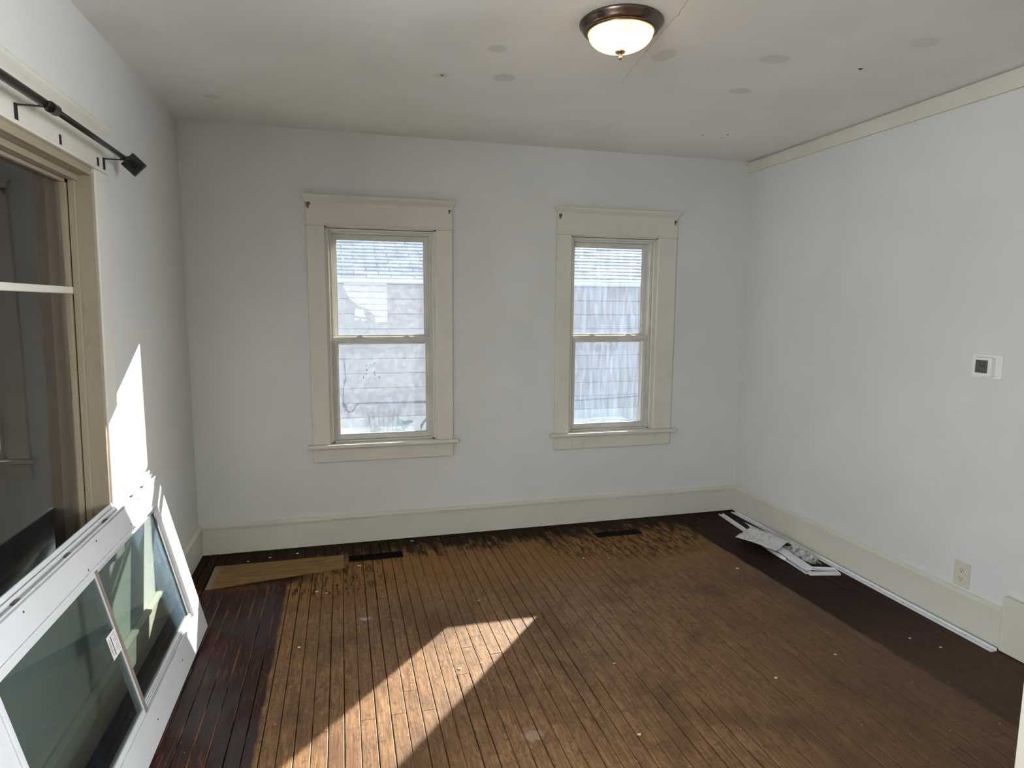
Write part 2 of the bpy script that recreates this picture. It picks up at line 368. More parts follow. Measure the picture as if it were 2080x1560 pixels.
# picture rail on the right wall
pr = MB().prism([(W, -.001, 2.522), (W-.018, -.001, 2.522), (W-.02, -.001, 2.53), (W-.02, -.001, 2.588), (W, -.001, 2.588)],
                [(W, -2.99, 2.505), (W-.018, -2.99, 2.505), (W-.02, -2.99, 2.513), (W-.02, -2.99, 2.588), (W, -2.99, 2.588)])
struct(obj('trim_1', pr, M_trim), 'flat cream picture rail under the ceiling', 'trim')
# baseboards: board + cap
def base(name, a, b, h, along, face, sgn, m=M_trim):
    o = empty(name, (a if along == 'x' else face, face if along == 'x' else a, 0)); struct(o)
    t = .018; c = .012
    bd, cp_ = MB(), MB()
    if along == 'x':
        bd.box(a, face, 0.004, b, face+sgn*t, h-.022); cp_.prism(*[[(xx, face, h-.022), (xx, face+sgn*(t+c), h-.022), (xx, face+sgn*(t+c), h-.012), (xx, face+sgn*.008, h), (xx, face, h)] for xx in (a, b)])
    else:
        bd.box(face, a, 0.004, face+sgn*t, b, h-.022); cp_.prism(*[[(face, yy, h-.022), (face+sgn*(t+c*.7), yy, h-.022), (face+sgn*(t+c*.7), yy, h-.012), (face+sgn*.008, yy, h), (face, yy, h)] for yy in (a, b)])
    obj('board', bd, m, o, bevel=.0015); obj('cap_moulding', cp_, m, o)
    return o
base('baseboard_back', .018, W-.018, .195, 'x', 0, -1)['label'] = 'tall cream baseboard under the two windows'
base('baseboard_left', -2.98, 0, .195, 'y', 0, 1)['label'] = 'tall cream baseboard behind the leaning window'
base('baseboard_right', -2.09, 0, .195, 'y', W, -1)['label'] = 'tall cream baseboard under the thermostat'
bb = struct(obj('baseboard_right_end', MB().box(W-.03, -2.985, .004, W, -2.088, .262), M_trim, bevel=.003))
bb['label'] = 'taller plain baseboard block at the near right'

# ------------------------------------------------------------------ floor: strip boards, each one a part
fl = struct(empty('floor', (W/2, -1.5, 0)), 'worn narrow-strip wooden floor with dark varnished borders', 'floor')
obj('subfloor', MB().box(0, YF-.1, -.04, W, 0, -.019), M_sub, fl)
meshes = {}
def board_mesh(x0, x1, y0, y1, dz):
    g = .0007 + random.random()*.0011 + (.0012 if random.random() < .15 else 0); e = .002
    mb = MB(); a, b_, c_, d_ = x0+g, x1-g, y0+.0006, y1-.0006; t = dz
    mb.v = [(a, c_, -.018), (b_, c_, -.018), (b_, d_, -.018), (a, d_, -.018),
            (a, c_, t-e), (b_, c_, t-e), (b_, d_, t-e), (a, d_, t-e),
            (a+e, c_+e*.5, t), (b_-e, c_+e*.5, t), (b_-e, d_-e*.5, t), (a+e, d_-e*.5, t)]
    mb.f = [(0, 1, 5, 4), (1, 2, 6, 5), (2, 3, 7, 6), (3, 0, 4, 7), (4, 5, 9, 8), (5, 6, 10, 9), (6, 7, 11, 10), (7, 4, 8, 11), (8, 9, 10, 11)]
    return mb
holes_f = [(.125, .866, -.545, -.215), (.885, 1.228, -.335, -.235), (2.52, 2.86, -.318, -.226)]
ncol = int(W/PITCH)+1; nb = 0
for i in range(ncol):
    x0 = i*PITCH; x1 = min(W, x0+PITCH)
    if x1-x0 < .01: continue
    y = 0.0; y -= random.uniform(.25, 1.1)
    cuts = [0.0]
    while y > -2.75:
        cuts.append(y); y -= random.uniform(.55, 1.35)
    cuts.append(-2.95)
    for a, b_ in zip(cuts[:-1], cuts[1:]):
        obj('floorboard', board_mesh(x0, x1, b_, a, random.uniform(-.0008, .0004)), M_floor, fl); nb += 1
rest = MB()
for i in range(ncol):
    x0 = i*PITCH; x1 = min(W, x0+PITCH)
    if x1-x0 < .01: continue
    y = -2.951
    while y > -7.35:
        y2 = max(-7.4, y-random.uniform(.5, 1.3)); m_ = board_mesh(x0, x1, y2, y, 0); k = len(rest.v)
        rest.v += m_.v; rest.f += [tuple(k+q for q in f) for f in m_.f]; y = y2
ro = obj('floorboard_field', rest, M_floor, fl); ro['kind'] = 'stuff'
print('boards', nb)

# ------------------------------------------------------------------ sash windows in the back wall
def sash_window(name, wx0, wx1, ox0, ox1, storm, label):
    """ox0..ox1 casing outer, wx0..wx1 opening"""
    z0, z1 = .675, 2.035; cx = (wx0+wx1)/2
    w = struct(empty(name, (cx, 0, z0)), label, 'window')
    F = -.02
    l = obj('side_casing', MB().box(ox0, F, .668, wx0, 0, 2.036), M_casing, w, bevel=.0025)
    r = obj('side_casing', MB().box(wx1, F, .668, ox1, 0, 2.036), M_casing, w, bevel=.0025)
    obj('head_bead', MB().box(ox0-.006, F-.008, 2.036, ox1+.006, 0, 2.046), M_casing, w, bevel=.002)
    obj('head_casing', MB().box(ox0, F, 2.046, ox1, 0, 2.178), M_casing, w, bevel=.002)
    def cprof(x, o): return [(x, 0, 2.176), (x, F-.004*o, 2.176), (x, F-.010*o, 2.186), (x, F-.022*o, 2.20), (x, F-.026*o, 2.208), (x, F-.026*o, 2.216), (x, 0, 2.216)]
    A = cprof(ox0, 1); B = cprof(ox1, 1)
    sh = [0, .003, .006, .014, .02, .02, .02]
    obj('crown_moulding', MB().prism([(p_[0]-d, p_[1], p_[2]) for p_, d in zip(A, sh)], [(p_[0]+d, p_[1], p_[2]) for p_, d in zip(B, sh)]), M_casing, w)
    obj('stool', MB().box(ox0-.033, -.05, .646, ox1+.033, .0, .668).box(wx0+.0005, 0, .6605, wx1-.0005, .06, .668), M_casing, w, bevel=.004)
    obj('apron', MB().box(ox0, F+.002, .552, ox1, 0, .646), M_casing, w, bevel=.003)
    # wooden jamb lining and inner stops
    J = MB(); t = .012
    J.box(wx0, .0, z0-.006, wx0+t, .14, z1); J.box(wx1-t, .0, z0-.006, wx1, .14, z1); J.box(wx0, 0, z1-t+.004, wx1, .14, z1+.004)
    obj('jamb_lining', J, M_casing, w)
    st = MB(); s = .011
    st.box(wx0+t, .004, z0, wx0+t+s, .022, z1-t); st.box(wx1-t-s, .004, z0, wx1-t, .022, z1-t); st.box(wx0+t+s, .004, z1-t-s, wx1-t-s, .022, z1-t)
    obj('stop_bead', st, M_trim, w, bevel=.002)
    # vinyl frame with sash tracks
    a, b_ = wx0+t, wx1-t; fw_ = .020
    fr = MB()
    for (u0, u1) in ((a, a+fw_), (b_-fw_, b_)):
        fr.box(u0, .028, z0, u1, .135, z1-t)
    for (u, sgn) in ((a+fw_, 1), (b_-fw_, -1)):
        fr.box(u, .030, z0, u+sgn*.007, .036, z1-t); fr.box(u, .083, z0, u+sgn*.007, .089, z1-t); fr.box(u, .124, z0, u+sgn*.007, .13, z1-t)
    fr.box(a+fw_, .028, z1-t-.022, b_-fw_, .135, z1-t); fr.box(a+fw_, .024, z0-.006, b_-fw_, .135, z0+.006)
    obj('vinyl_frame', fr, M_vinyl, w, bevel=.0015)
    a += fw_+.001; b_ -= fw_+.001
    def sash(nm, ya, yb, za, zb, st_, top, bot):
        o = MB(); o.box(a, ya, za, a+st_, yb, zb); o.box(b_-st_, ya, za, b_, yb, zb); o.box(a+st_, ya, za, b_-st_, yb, za+bot); o.box(a+st_, ya, zb-top, b_-st_, yb, zb)
        # glazing bead
        g = .006; ym = ya+.010
        o.box(a+st_, ym, za+bot, a+st_+g, yb-.01, zb-top); o.box(b_-st_-g, ym, za+bot, b_-st_, yb-.01, zb-top)
        o.box(a+st_+g, ym, za+bot, b_-st_-g, yb-.01, za+bot+g); o.box(a+st_+g, ym, zb-top-g, b_-st_-g, yb-.01, zb-top)
        so_ = obj(nm, o, M_vinyl, w, bevel=.0012)
        yc = (ya+yb)/2
        obj('glass_pane', MB().box(a+st_+.001, yc-.002, za+bot+.001, b_-st_-.001, yc+.002, zb-top-.001), G_sash, so_)
        return so_
    lo = sash('lower_sash', .042, .078, z0+.007, 1.350, .027, .036, .030)
    upS = sash('upper_sash', .092, .122, 1.325, z1-t-.023, .030, .030, .030)
    for fx in (.27, .75):
        x = a+(b_-a)*fx
        k = MB().box(x-.020, .050, 1.350, x+.020, .072, 1.3545).box(x-.009, .056, 1.3545, x+.010, .072, 1.361).prism([(x-.012, .058, 1.357), (x+.004, .052, 1.357), (x+.03, .056, 1.357), (x+.03, .062, 1.357), (x+.004, .070, 1.357)], [(x-.012, .058, 1.363), (x+.004, .052, 1.363), (x+.03, .056, 1.363), (x+.03, .062, 1.363), (x+.004, .070, 1.363)])
        obj('sash_lock', k, M_vinyl, lo, bevel=.001)
    # storm window outside
    hw = .296; sx0, sx1 = cx-hw, cx+hw
    s = MB(); ya, yb = .150, .168; q = .045
    s.box(sx0-q, ya, .64, sx0, yb, 2.04); s.box(sx1, ya, .64, sx1+q, yb, 2.04); s.box(sx0, ya, 1.98, sx1, yb, 2.04); s.box(sx0, ya, .64, sx1, yb, .685); s.box(sx0, ya+.002, 1.300, sx1, yb-.002, 1.335)
    so_ = obj('storm_frame', s, M_storm, w)
    obj('storm_pane', MB().box(sx0, .157, .685, sx1, .160, 1.300), storm[0], so_)
    obj('storm_pane', MB().box(sx0, .162, 1.335, sx1, .165, 1.98), storm[1], so_)
    # outer sill
    obj('outer_sill', MB().prism([(wx0, .135, .64), (wx0, .22, .61), (wx0, .22, .64), (wx0, .135, .672)], [(wx1, .135, .64), (wx1, .22, .61), (wx1, .22, .64), (wx1, .135, .672)]), M_white2, w)
    return w
M_storm = simple('storm_frame_paint', (.62, .50, .47), .5, var=.05)
w1 = sash_window('window_1', W1[0], W1[1], .692, 1.589, (G_storm2, G_storm2), 'left one of the two sash windows in the back wall, white siding patch seen through it')
w2 = sash_window('window_2', W2[0], W2[1], 2.303, 3.203, (G_storm, G_storm), 'right one of the two sash windows in the back wall, pale streaks on its glass')
spk = MB()
for (x, z, r) in ((1.03, 1.16, .004), (1.035, 1.135, .006), (1.03, 1.11, .005), (1.015, 1.085, .006), (1.085, 1.175, .005), (1.085, 1.12, .005), (1.088, 1.10, .0045), (1.115, 1.085, .006), (1.02, 1.04, .004), (.975, 1.05, .003), (1.22, 1.03, .004)):
    pts = [(x+r*math.cos(2*math.pi*i/7)*random.uniform(.6, 1), z+r*1.5*math.sin(2*math.pi*i/7)*random.uniform(.6, 1)) for i in range(7)]
    spk.prism([(a_, .0575, b_) for a_, b_ in pts], [(a_, .0570, b_) for a_, b_ in pts])
o_ = obj('paint_splatter', spk, M_thermo, w1); o_['kind'] = 'stuff'
# old bracket holes at the upper corners of the head casings
for (x, z, p_, s) in ((.706, 2.155, w1, 1), (1.572, 2.15, w1, .7), (2.325, 2.155, w2, .9), (3.185, 2.145, w2, .8)):
    pts = [(x+s*dx, z+s*dz) for dx, dz in ((-.012, .016), (.010, .019), (.016, .008), (.006, -.004), (.003, -.022), (-.005, -.018), (-.010, -.002))]
    obj('bracket_scar', MB().prism([(a_, -.0195, b_) for a_, b_ in pts], [(a_, -.0212, b_) for a_, b_ in pts]), M_scar if 'M_scar' in globals() else M_partshade, p_)

# ------------------------------------------------------------------ picture window in the left wall
def jy(z): return -1.42 + (z-2.03)*(.063/1.29)    # slightly out-of-plumb jamb line
w3 = struct(empty('window_3', (0, -2.1, LW[2])), 'large old picture window in the left wall with peeling frame', 'window')
Z0, Z1 = LW[2], LW[3]
def jambprism(dy0, dy1, xa, xb, za, zb, m, name, bevel=.002):
    return obj(name, MB().hexa([(xa, jy(za)+dy0, za), (xb, jy(za)+dy0, za), (xb, jy(za)+dy1, za), (xa, jy(za)+dy1, za),
                                (xa, jy(zb)+dy0, zb), (xb, jy(zb)+dy0, zb), (xb, jy(zb)+dy1, zb), (xa, jy(zb)+dy1, zb)]), m, w3, bevel=bevel)
jambprism(.012, .118, .0, .020, .56, 2.046, M_wallcas, 'side_casing')
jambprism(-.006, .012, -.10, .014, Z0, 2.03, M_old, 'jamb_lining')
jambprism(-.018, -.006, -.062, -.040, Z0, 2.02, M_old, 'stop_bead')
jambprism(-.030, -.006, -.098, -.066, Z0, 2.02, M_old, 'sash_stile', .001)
yN = LW[0]
obj('head_bead', MB().box(0, yN-.1, 2.046, .028, -1.285, 2.058), M_casing, w3, bevel=.002)
obj('head_casing', MB().box(0, yN-.1, 2.058, .020, -1.30, 2.178), M_casing, w3, bevel=.002)
pro = [(0, 2.172), (.022, 2.172), (.026, 2.180), (.030, 2.186), (.040, 2.198), (.046, 2.206), (.046, 2.214), (.05, 2.218), (0, 2.218)]
obj('crown_moulding', MB().prism([(x, yN-.12, z) for x, z in pro], [(x, -1.30+x*.55, z) for x, z in pro]), M_casing, w3)
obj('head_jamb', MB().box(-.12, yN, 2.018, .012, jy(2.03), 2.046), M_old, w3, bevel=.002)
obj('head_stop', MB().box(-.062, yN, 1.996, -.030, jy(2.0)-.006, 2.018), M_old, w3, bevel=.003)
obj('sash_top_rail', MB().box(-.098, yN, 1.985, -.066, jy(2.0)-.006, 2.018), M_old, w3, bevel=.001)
obj('transom_bar', MB().box(-.100, yN, 1.587, -.062, jy(1.6)-.01, 1.612), M_casing, w3, bevel=.003)
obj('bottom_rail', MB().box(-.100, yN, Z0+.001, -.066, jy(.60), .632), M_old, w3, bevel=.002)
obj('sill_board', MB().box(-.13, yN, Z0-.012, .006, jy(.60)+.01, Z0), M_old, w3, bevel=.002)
obj('glass_pane', MB().box(-.084, yN, 1.612, -.080, jy(1.6)-.028, 1.985), G_left, w3)
obj('glass_pane', MB().box(-.084, yN, .632, -.080, jy(1.2)-.030, 1.587), G_left, w3)
# enclosed porch beyond: dark boarded walls
M_porch = simple('porch_boards', (.10, .075, .06), .7, var=.25, nscale=5)
po = empty('porch', (-1.2, -2, -.1)); struct(po, 'dark boarded porch beyond the picture window', 'porch')
for i in range(11):
    y = -3.3+i*.32; obj('wall_board', MB().box(-2.32, y, -.1, -2.30, y+.312, 2.5), M_porch, po)
for i in range(7):
    x = -2.30+i*.31; obj('wall_board', MB().box(x, .16, -.1, x+.302, .18, 2.5), M_porch, po)
obj('porch_wall_backing', MB().box(-2.36, -3.32, -.14, -2.325, .26, 2.54), M_porch, po)
obj('porch_wall_backing', MB().box(-2.32, .185, -.14, -.15, .26, 2.54), M_porch, po)
obj('porch_floor', MB().box(-2.32, -3.32, -.14, -.15, .2, -.1), M_porch, po)
obj('porch_ceiling', MB().box(-2.32, -3.32, 2.5, -.15, .2, 2.54), M_porch, po)
obj('porch_end', MB().box(-2.32, -3.34, -.1, -.15, -3.32, 2.5), M_porch, po)

# ------------------------------------------------------------------ curtain rod
rod = tag(empty('curtain_rod', (.09, -2.0, 2.112)), 'black metal curtain rod with a square end finial over the left window', 'curtain rod')
obj('outer_tube', MB().tube([(.092, -2.95, 2.104), (.090, -1.925, 2.114)], .0125, 20), M_black, rod, smooth=True)
obj('inner_tube', MB().tube([(.090, -1.93, 2.114), (.088, -1.19, 2.113)], .0095, 20), M_black, rod, smooth=True)
obj('collar', MB().tube([(.090, -1.955, 2.114), (.090, -1.915, 2.1145)], .0165, 20), M_black, rod)
fin = MB()
def sq(y, s): return [(.088+s*a_, y, 2.112+s*b_) for a_, b_ in ((1, 0), (0, 1), (-1, 0), (0, -1))]
fin.prism(sq(-1.20, .018), sq(-1.185, .022)); fin.prism(sq(-1.185, .046), sq(-1.166, .046)); fin.prism(sq(-1.166, .030), sq(-1.150, .026))
obj('finial', fin, M_black, rod, bevel=.0015)
for y in (-1.313, -1.997):
    b_ = MB(); b_.box(.020, y-.007, 2.060, .024, y+.007, 2.106); b_.box(.020, y-.004, 2.100, .092, y+.004, 2.1045)
    b_.tube([(.082, y, 2.103), (.078, y, 2.112), (.080, y, 2.122)], .003, 6); b_.tube([(.092, y, 2.100), (.104, y, 2.106), (.106, y, 2.118)], .003, 6)
    obj('bracket', b_, M_black, rod)
for y, lab in ((-1.705, 'small black mounting plate on the head casing midway along the curtain rod'), (-1.375, 'small black mounting plate beside the end bracket of the curtain rod')):
    t = MB().box(.020, y-.006, 2.062, .023, y+.006, 2.094)
    t.lathe([(0, .0), (.003, .0), (.003, .002), (0, .002)], (0, 0, 0), 10)
    tag(obj('mounting_plate', MB().box(.020, y-.006, 2.062, .0232, y+.006, 2.094).tube([(.0232, y, 2.085), (.0248, y, 2.085)], .003, 8).tube([(.0232, y, 2.071), (.0248, y, 2.071)], .003, 8), M_black, bevel=.0006), lab, 'bracket')

# ------------------------------------------------------------------ ceiling light
LC = (1.918, -1.835, H)
lamp = tag(empty('ceiling_light', LC), 'flush dome ceiling light with ribbed glowing glass and dark bronze ring', 'ceiling light')
obj('mounting_ring', MB().lathe([(.02, 0), (.150, 0), (.154, -.003), (.154, -.009), (.147, -.015), (.142, -.026), (.137, -.033), (.130, -.036), (.121, -.036), (.119, -.032), (.119, -.018), (.02, -.014)], LC, 96, closed=False), M_bronze, lamp, smooth=True)
M_brassring = simple('polished_bronze_lip', (.55, .40, .26), .25, metal=1, var=.05)
obj('inner_lip', MB().lathe([(.120, -.035), (.1265, -.0375), (.1245, -.041), (.118, -.040)], LC, 96, closed=True), M_brassring, lamp, smooth=True)
m, nt, b = mat('ribbed_lamp_glass'); n = N(nt)
nt.nodes.clear(); out = n.new('ShaderNodeOutputMaterial')
tl = n.new('ShaderNodeBsdfTranslucent'); tl.inputs[0].default_value = (.92, .76, .46, 1)
tp = n.new('ShaderNodeBsdfTransparent'); tp.inputs[0].default_value = (1, .93, .78, 1)
gl = n.new('ShaderNodeBsdfGlossy'); gl.inputs['Roughness'].default_value = .12
ms = n.new('ShaderNodeMixShader'); ms.inputs[0].default_value = .2; n.link(tl.outputs[0], ms.inputs[1]); n.link(tp.outputs[0], ms.inputs[2])
m2 = n.new('ShaderNodeMixShader'); m2.inputs[0].default_value = .05; n.link(ms.outputs[0], m2.inputs[1]); n.link(gl.outputs[0], m2.inputs[2])
em = n.new('ShaderNodeEmission'); em.inputs[0].default_value = (1, .78, .42, 1); em.inputs[1].default_value = .25
ad = n.new('ShaderNodeAddShader'); n.link(m2.outputs[0], ad.inputs[0]); n.link(em.outputs[0], ad.inputs[1]); n.link(ad.outputs[0], out.inputs[0])
M_dome = m
prof = [(.1185*max(.02, math.cos(t))**.92, -.040-.060*math.sin(t)) for t in [math.pi/2*i/14 for i in range(15)]]
prof[-1] = (.012, -.1005)
obj('glass_dome', MB().lathe([(.1195, -.038)]+prof, LC, 180, rib=.004), M_dome, lamp)
obj('finial', MB().lathe([(0, -.098), (.018, -.099), (.0205, -.103), (.017, -.108), (.008, -.1105), (.0055, -.117), (.0065, -.122), (.0075, -.126), (.006, -.130), (0, -.132)], LC, 24), M_brassring, lamp, smooth=True)
me_, nt_, b__ = mat('warm_bulb'); b__.inputs['Emission Color'].default_value = (1, .70, .36, 1); b__.inputs['Emission Strength'].default_value = 52; b__.inputs['Base Color'].default_value = (1, .9, .7, 1)
for (dx, dy) in ((-.045, -.01), (.045, -.012)):
    bp = [(.0, -.088), (.012, -.086), (.021, -.079), (.024, -.068), (.020, -.054), (.012, -.042), (.010, -.028)]
    bl = obj('bulb', MB().lathe(bp, (LC[0]+dx, LC[1]+dy, LC[2]), 20), me_, lamp, smooth=True)

# ------------------------------------------------------------------ thermostat and outlet on the right wall
def rrect(y0, y1, z0, z1, r, k=5):
    pts = []
    for cy_, cz, a0 in ((y1-r, z1-r, 0), (y0+r, z1-r, 90), (y0+r, z0+r, 180), (y1-r, z0+r, 270)):
        for i in range(k+1):
            t = math.radians(a0+90*i/k); pts.append((cy_+r*math.cos(t), cz+r*math.sin(t)))
    return pts
def slabx(pts, xa, xb, mb=None):
    mb = mb or MB(); return mb.prism([(xa, a_, b_) for a_, b_ in pts], [(xb, a_, b_) for a_, b_ in pts])
th = tag(empty('thermostat', (W, -1.89, 1.285)), 'white square thermostat with a dark display on the right wall', 'thermostat')
obj('wall_plate', slabx(rrect(-1.962, -1.818, 1.231, 1.343, .012), W, W-.006), M_thermo, th, bevel=.0015)
bd = obj('body', slabx(rrect(-1.931, -1.849, 1.242, 1.330, .008), W-.006, W-.032), M_thermo, th, bevel=.002)
ds = obj('display', slabx(rrect(-1.914, -1.856, 1.258, 1.318, .002), W-.032, W-.0328), M_lcd, th)
X = W-.0331
seg = MB()
for (y0, y1, z0, z1) in ((-1.882, -1.879, 1.285, 1.305), (-1.889, -1.879, 1.294, 1.296), (-1.896, -1.893, 1.285, 1.305), (-1.903, -1.893, 1.303, 1.305), (-1.903, -1.893, 1.285, 1.287), (-1.875, -1.865, 1.270, 1.273), (-1.908, -1.862, 1.2655, 1.2665)):
    seg.box(X-.0002, y0, z0, X+.0004, y1, z1)
obj('segments', seg, M_lcdtxt, ds)
ou = tag(empty('wall_outlet', (W, -1.865, .268)), 'almond duplex electrical outlet just above the right baseboard', 'outlet')
obj('cover_plate', slabx(rrect(-1.906, -1.824, .206, .330, .003), W, W-.006), M_plate, ou, bevel=.0015)
for zc in (.290, .246):
    f_ = obj('receptacle', slabx([(-1.865+.0165*math.cos(t)*1.0, zc+.015*max(-.82, min(.82, math.sin(t)))) for t in [2*math.pi*i/24 for i in range(24)]], W-.006, W-.0075), M_plate, ou)
    sl = MB(); sl.box(W-.0078, -1.8595, zc-.001, W-.0070, -1.8575, zc+.008); sl.box(W-.0078, -1.8725, zc-.001, W-.0070, -1.8705, zc+.007)
    sl.prism([(W-.0078, -1.865+.0028*math.cos(t), zc-.008+.0028*math.sin(t)) for t in [2*math.pi*i/10 for i in range(10)]], [(W-.0070, -1.865+.0028*math.cos(t), zc-.008+.0028*math.sin(t)) for t in [2*math.pi*i/10 for i in range(10)]])
    obj('slot', sl, M_hole, f_)
obj('screw', MB().tube([(W-.006, -1.865, .268), (W-.0075, -1.865, .268)], .003, 10), M_plate, ou)

# ------------------------------------------------------------------ leaning window unit
P0 = Vector((.226, -.977, 0.0)); P1 = Vector((.050, -.977, .750))
vv = (P1-P0).normalized(); uu = Vector((0, -1, 0)); nn = vv.cross(uu)
if nn.x < 0: nn = -nn
LM = Matrix(((uu.x, vv.x, nn.x, P0.x), (uu.y, vv.y, nn.y, P0.y), (uu.z, vv.z, nn.z, P0.z+.010), (0, 0, 0, 1)))
un = tag(empty('leaning_window_unit', (.2, -1.8, 0)), 'white vinyl sliding window unit leaning on its side against the left wall', 'window unit')
LL = 1.66; HT = .782
def lobj(name, mb, m_, parent=un, bevel=.0015): return obj(name, mb.xf(LM), m_, parent, bevel=bevel)
fb = MB()   # wide flat frame: (a, b, n), n = 0 front face
D = -.030
fb.box(0, 0, D, LL, .118, 0); fb.box(0, .685, D, LL, HT-.012, 0); fb.box(0, .118, D, .128, .685, 0); fb.box(1.525, .118, D, LL, .685, 0)
frame = lobj('outer_frame', fb, M_white)
# raised lips round the opening
lp = MB(); a0, a1, b0, b1 = .128, 1.525, .118, .685
for (A_, B_, C_, D_) in ((a0, b0, a1, b0+.012), (a0, b1-.010, a1, b1)): lp.box(A_, B_, -.026, C_, D_, .004)
lp.box(a0, b0, -.026, a0+.008, b1, .004); lp.box(a1-.010, b0, -.026, a1, b1, .004)
lobj('inner_lip', lp, M_white)
lp = MB()
for db in (.020, .030): lp.box(a0+.01, b0+db-.003, -.024, a1-.01, b0+db+.001, -.006); lp.box(a0+.01, b1-db, -.024, a1-.01, b1-db+.004, -.008)
lobj('sash_track', lp, M_white)
# top channel with two fins
tp_ = MB(); tp_.box(.012, HT-.012, -.004, LL, HT, 0); tp_.box(-.008, HT-.014, -.032, LL, HT+.028, -.026); tp_.box(.0, HT-.012, -.022, LL, HT+.012, -.018); tp_.box(0, HT-.012, -.030, LL, HT-.004, 0)
lobj('top_channel', tp_, M_white, bevel=.0008)
for a in (.16, .30, .62, .95, 1.28): lobj('channel_clip', MB().box(a, HT-.004, -.018, a+.03, HT+.002, -.006), M_partshade)
for (a, b_) in ((.30, .758), (.78, .752), (1.30, .750), (.46, .70), (.90, .695), (.045, .60), (.05, .25), (.055, .12), (.42, .07), (.80, .060)):
    lobj('screw', MB().tube([(a, b_, -.001), (a, b_, .0012)], .0035, 8), M_dark, bevel=0)
# right hand sash (fixed) and left hand sash
def lsash(name, a, b_, zf, mm):
    s = MB(); w_ = .018
    s.box(a, b0+.012, zf-.012, a+w_, b1-.01, zf); s.box(b_-w_, b0+.012, zf-.012, b_, b1-.01, zf); s.box(a+w_, b0+.012, zf-.012, b_-w_, b0+.034, zf); s.box(a+w_, b1-.030, zf-.012, b_-w_, b1-.01, zf)
    o = lobj(name, s, mm, bevel=.001)
    lobj('glass_pane', MB().box(a+w_, b0+.034, zf-.008, b_-w_, b1-.030, zf-.005), G_lean, o, bevel=0)
    return o
s1 = lsash('right_sash', .138, .872, -.012, M_white)
lobj('jamb_shadow', MB().box(.156, b0+.034, -.0125, .168, b1-.03, -.0105), M_partshade, s1, bevel=0)  # dark strip standing in for the shadow on the jamb face
s2 = lsash('left_sash', .845, 1.515, -.002, M_white)
lobj('meeting_stile_strip', MB().box(.846, b0+.013, -.002, .862, b1-.011, .001), M_brown, s2, bevel=0)
M_sticker = simple('paper_label', (.72, .70, .72), .6, var=.03)
stk = lobj('paper_label', MB().box(.872, .388, .0005, .948, .470, .0012), M_sticker, s2, bevel=0)
stk['label'] = 'small white printed label'
t = MB(); t.box(.918, .395, .0012, .923, .462, .0015)
for k in range(9): t.box(.878+random.random()*.004, .398+k*.0075, .0012, .878+.010+random.random()*.022, .3995+k*.0075, .0014)
t.box(.934, .40, .0012, .9365, .458, .0014); t.box(.940, .41, .0012, .9415, .45, .0014)
lobj('print', t, M_dark, stk, bevel=0)

# ------------------------------------------------------------------ floor inlays: plywood patch and two registers
def ply():
    m_, nt_, b_ = mat('plywood'); n_ = N(nt_); p_ = n_.pos()
    g = n_.noise(n_.mapv(p_, scale=(2.2, 16, 1)), 2.2, 6, .6, 1.6)
    c = n_.mix(n_.step(g, .35, .65), (.135, .072, .016), (.25, .145, .038))
    X_, Y_, Z_ = n_.sep(p_)
    w_ = n_.math('MULTIPLY', n_.math('SUBTRACT', 1.0, n_.step(n_.math('ADD', X_, n_.math('MULTIPLY', n_.noise(p_, 25, 4), .06)), .17, .20)), .35)
    c = n_.mix(w_, c, (.42, .38, .32)); n_.link(c, b_.inputs['Base Color']); b_.inputs['Roughness'].default_value = .6
    n_.link(n_.bump(g, .3, .002), b_.inputs['Normal']); return m_
M_ply = ply()
pp = [(.128, -.536), (.863, -.419), (.861, -.218), (.123, -.217)]
tag(obj('plywood_patch', MB().prism([(x, y, .0008) for x, y in pp], [(x, y, .0065) for x, y in pp]), M_ply, bevel=.001), 'yellow-brown plywood patch lying in the floor beside the left corner', 'plywood board')
def register(x0, x1, y0, y1, skew, label):
    r_ = tag(empty('floor_register', ((x0+x1)/2, (y0+y1)/2, 0)), label, 'floor vent')
    f_ = MB(); q = .009; z0, z1 = .0006, .0055
    f_.box(x0, y0, z0, x1, y0+q, z1); f_.box(x0, y1-q, z0, x1, y1, z1); f_.box(x0, y0+q, z0, x0+q, y1-q, z1); f_.box(x1-q, y0+q, z0, x1, y1-q, z1); f_.box((x0+x1)/2-.004, y0+q, z0, (x0+x1)/2+.004, y1-q, z1)
    obj('frame', f_, M_iron, r_, bevel=.001)
    obj('duct_void', MB().box(x0+q, y0+q, z0, x1-q, y1-q, .0012), M_hole, r_)
    k = int((x1-x0-2*q)/.011)
    for i in range(k):
        x = x0+q+.004+i*.011
        obj('louver', MB().hexa([(x, y0+q, .0013), (x+.002, y0+q, .0013), (x+.002, y1-q, .0013), (x, y1-q, .0013), (x+.003, y0+q, .0050), (x+.005, y0+q, .0050), (x+.005, y1-q, .0050), (x+.003, y1-q, .0050)]), M_iron, r_)
register(.890, 1.222, -.328, -.238, 0, 'black metal floor register beside the plywood patch')
register(2.528, 2.855, -.313, -.232, 0, 'black metal floor register below the right back window')

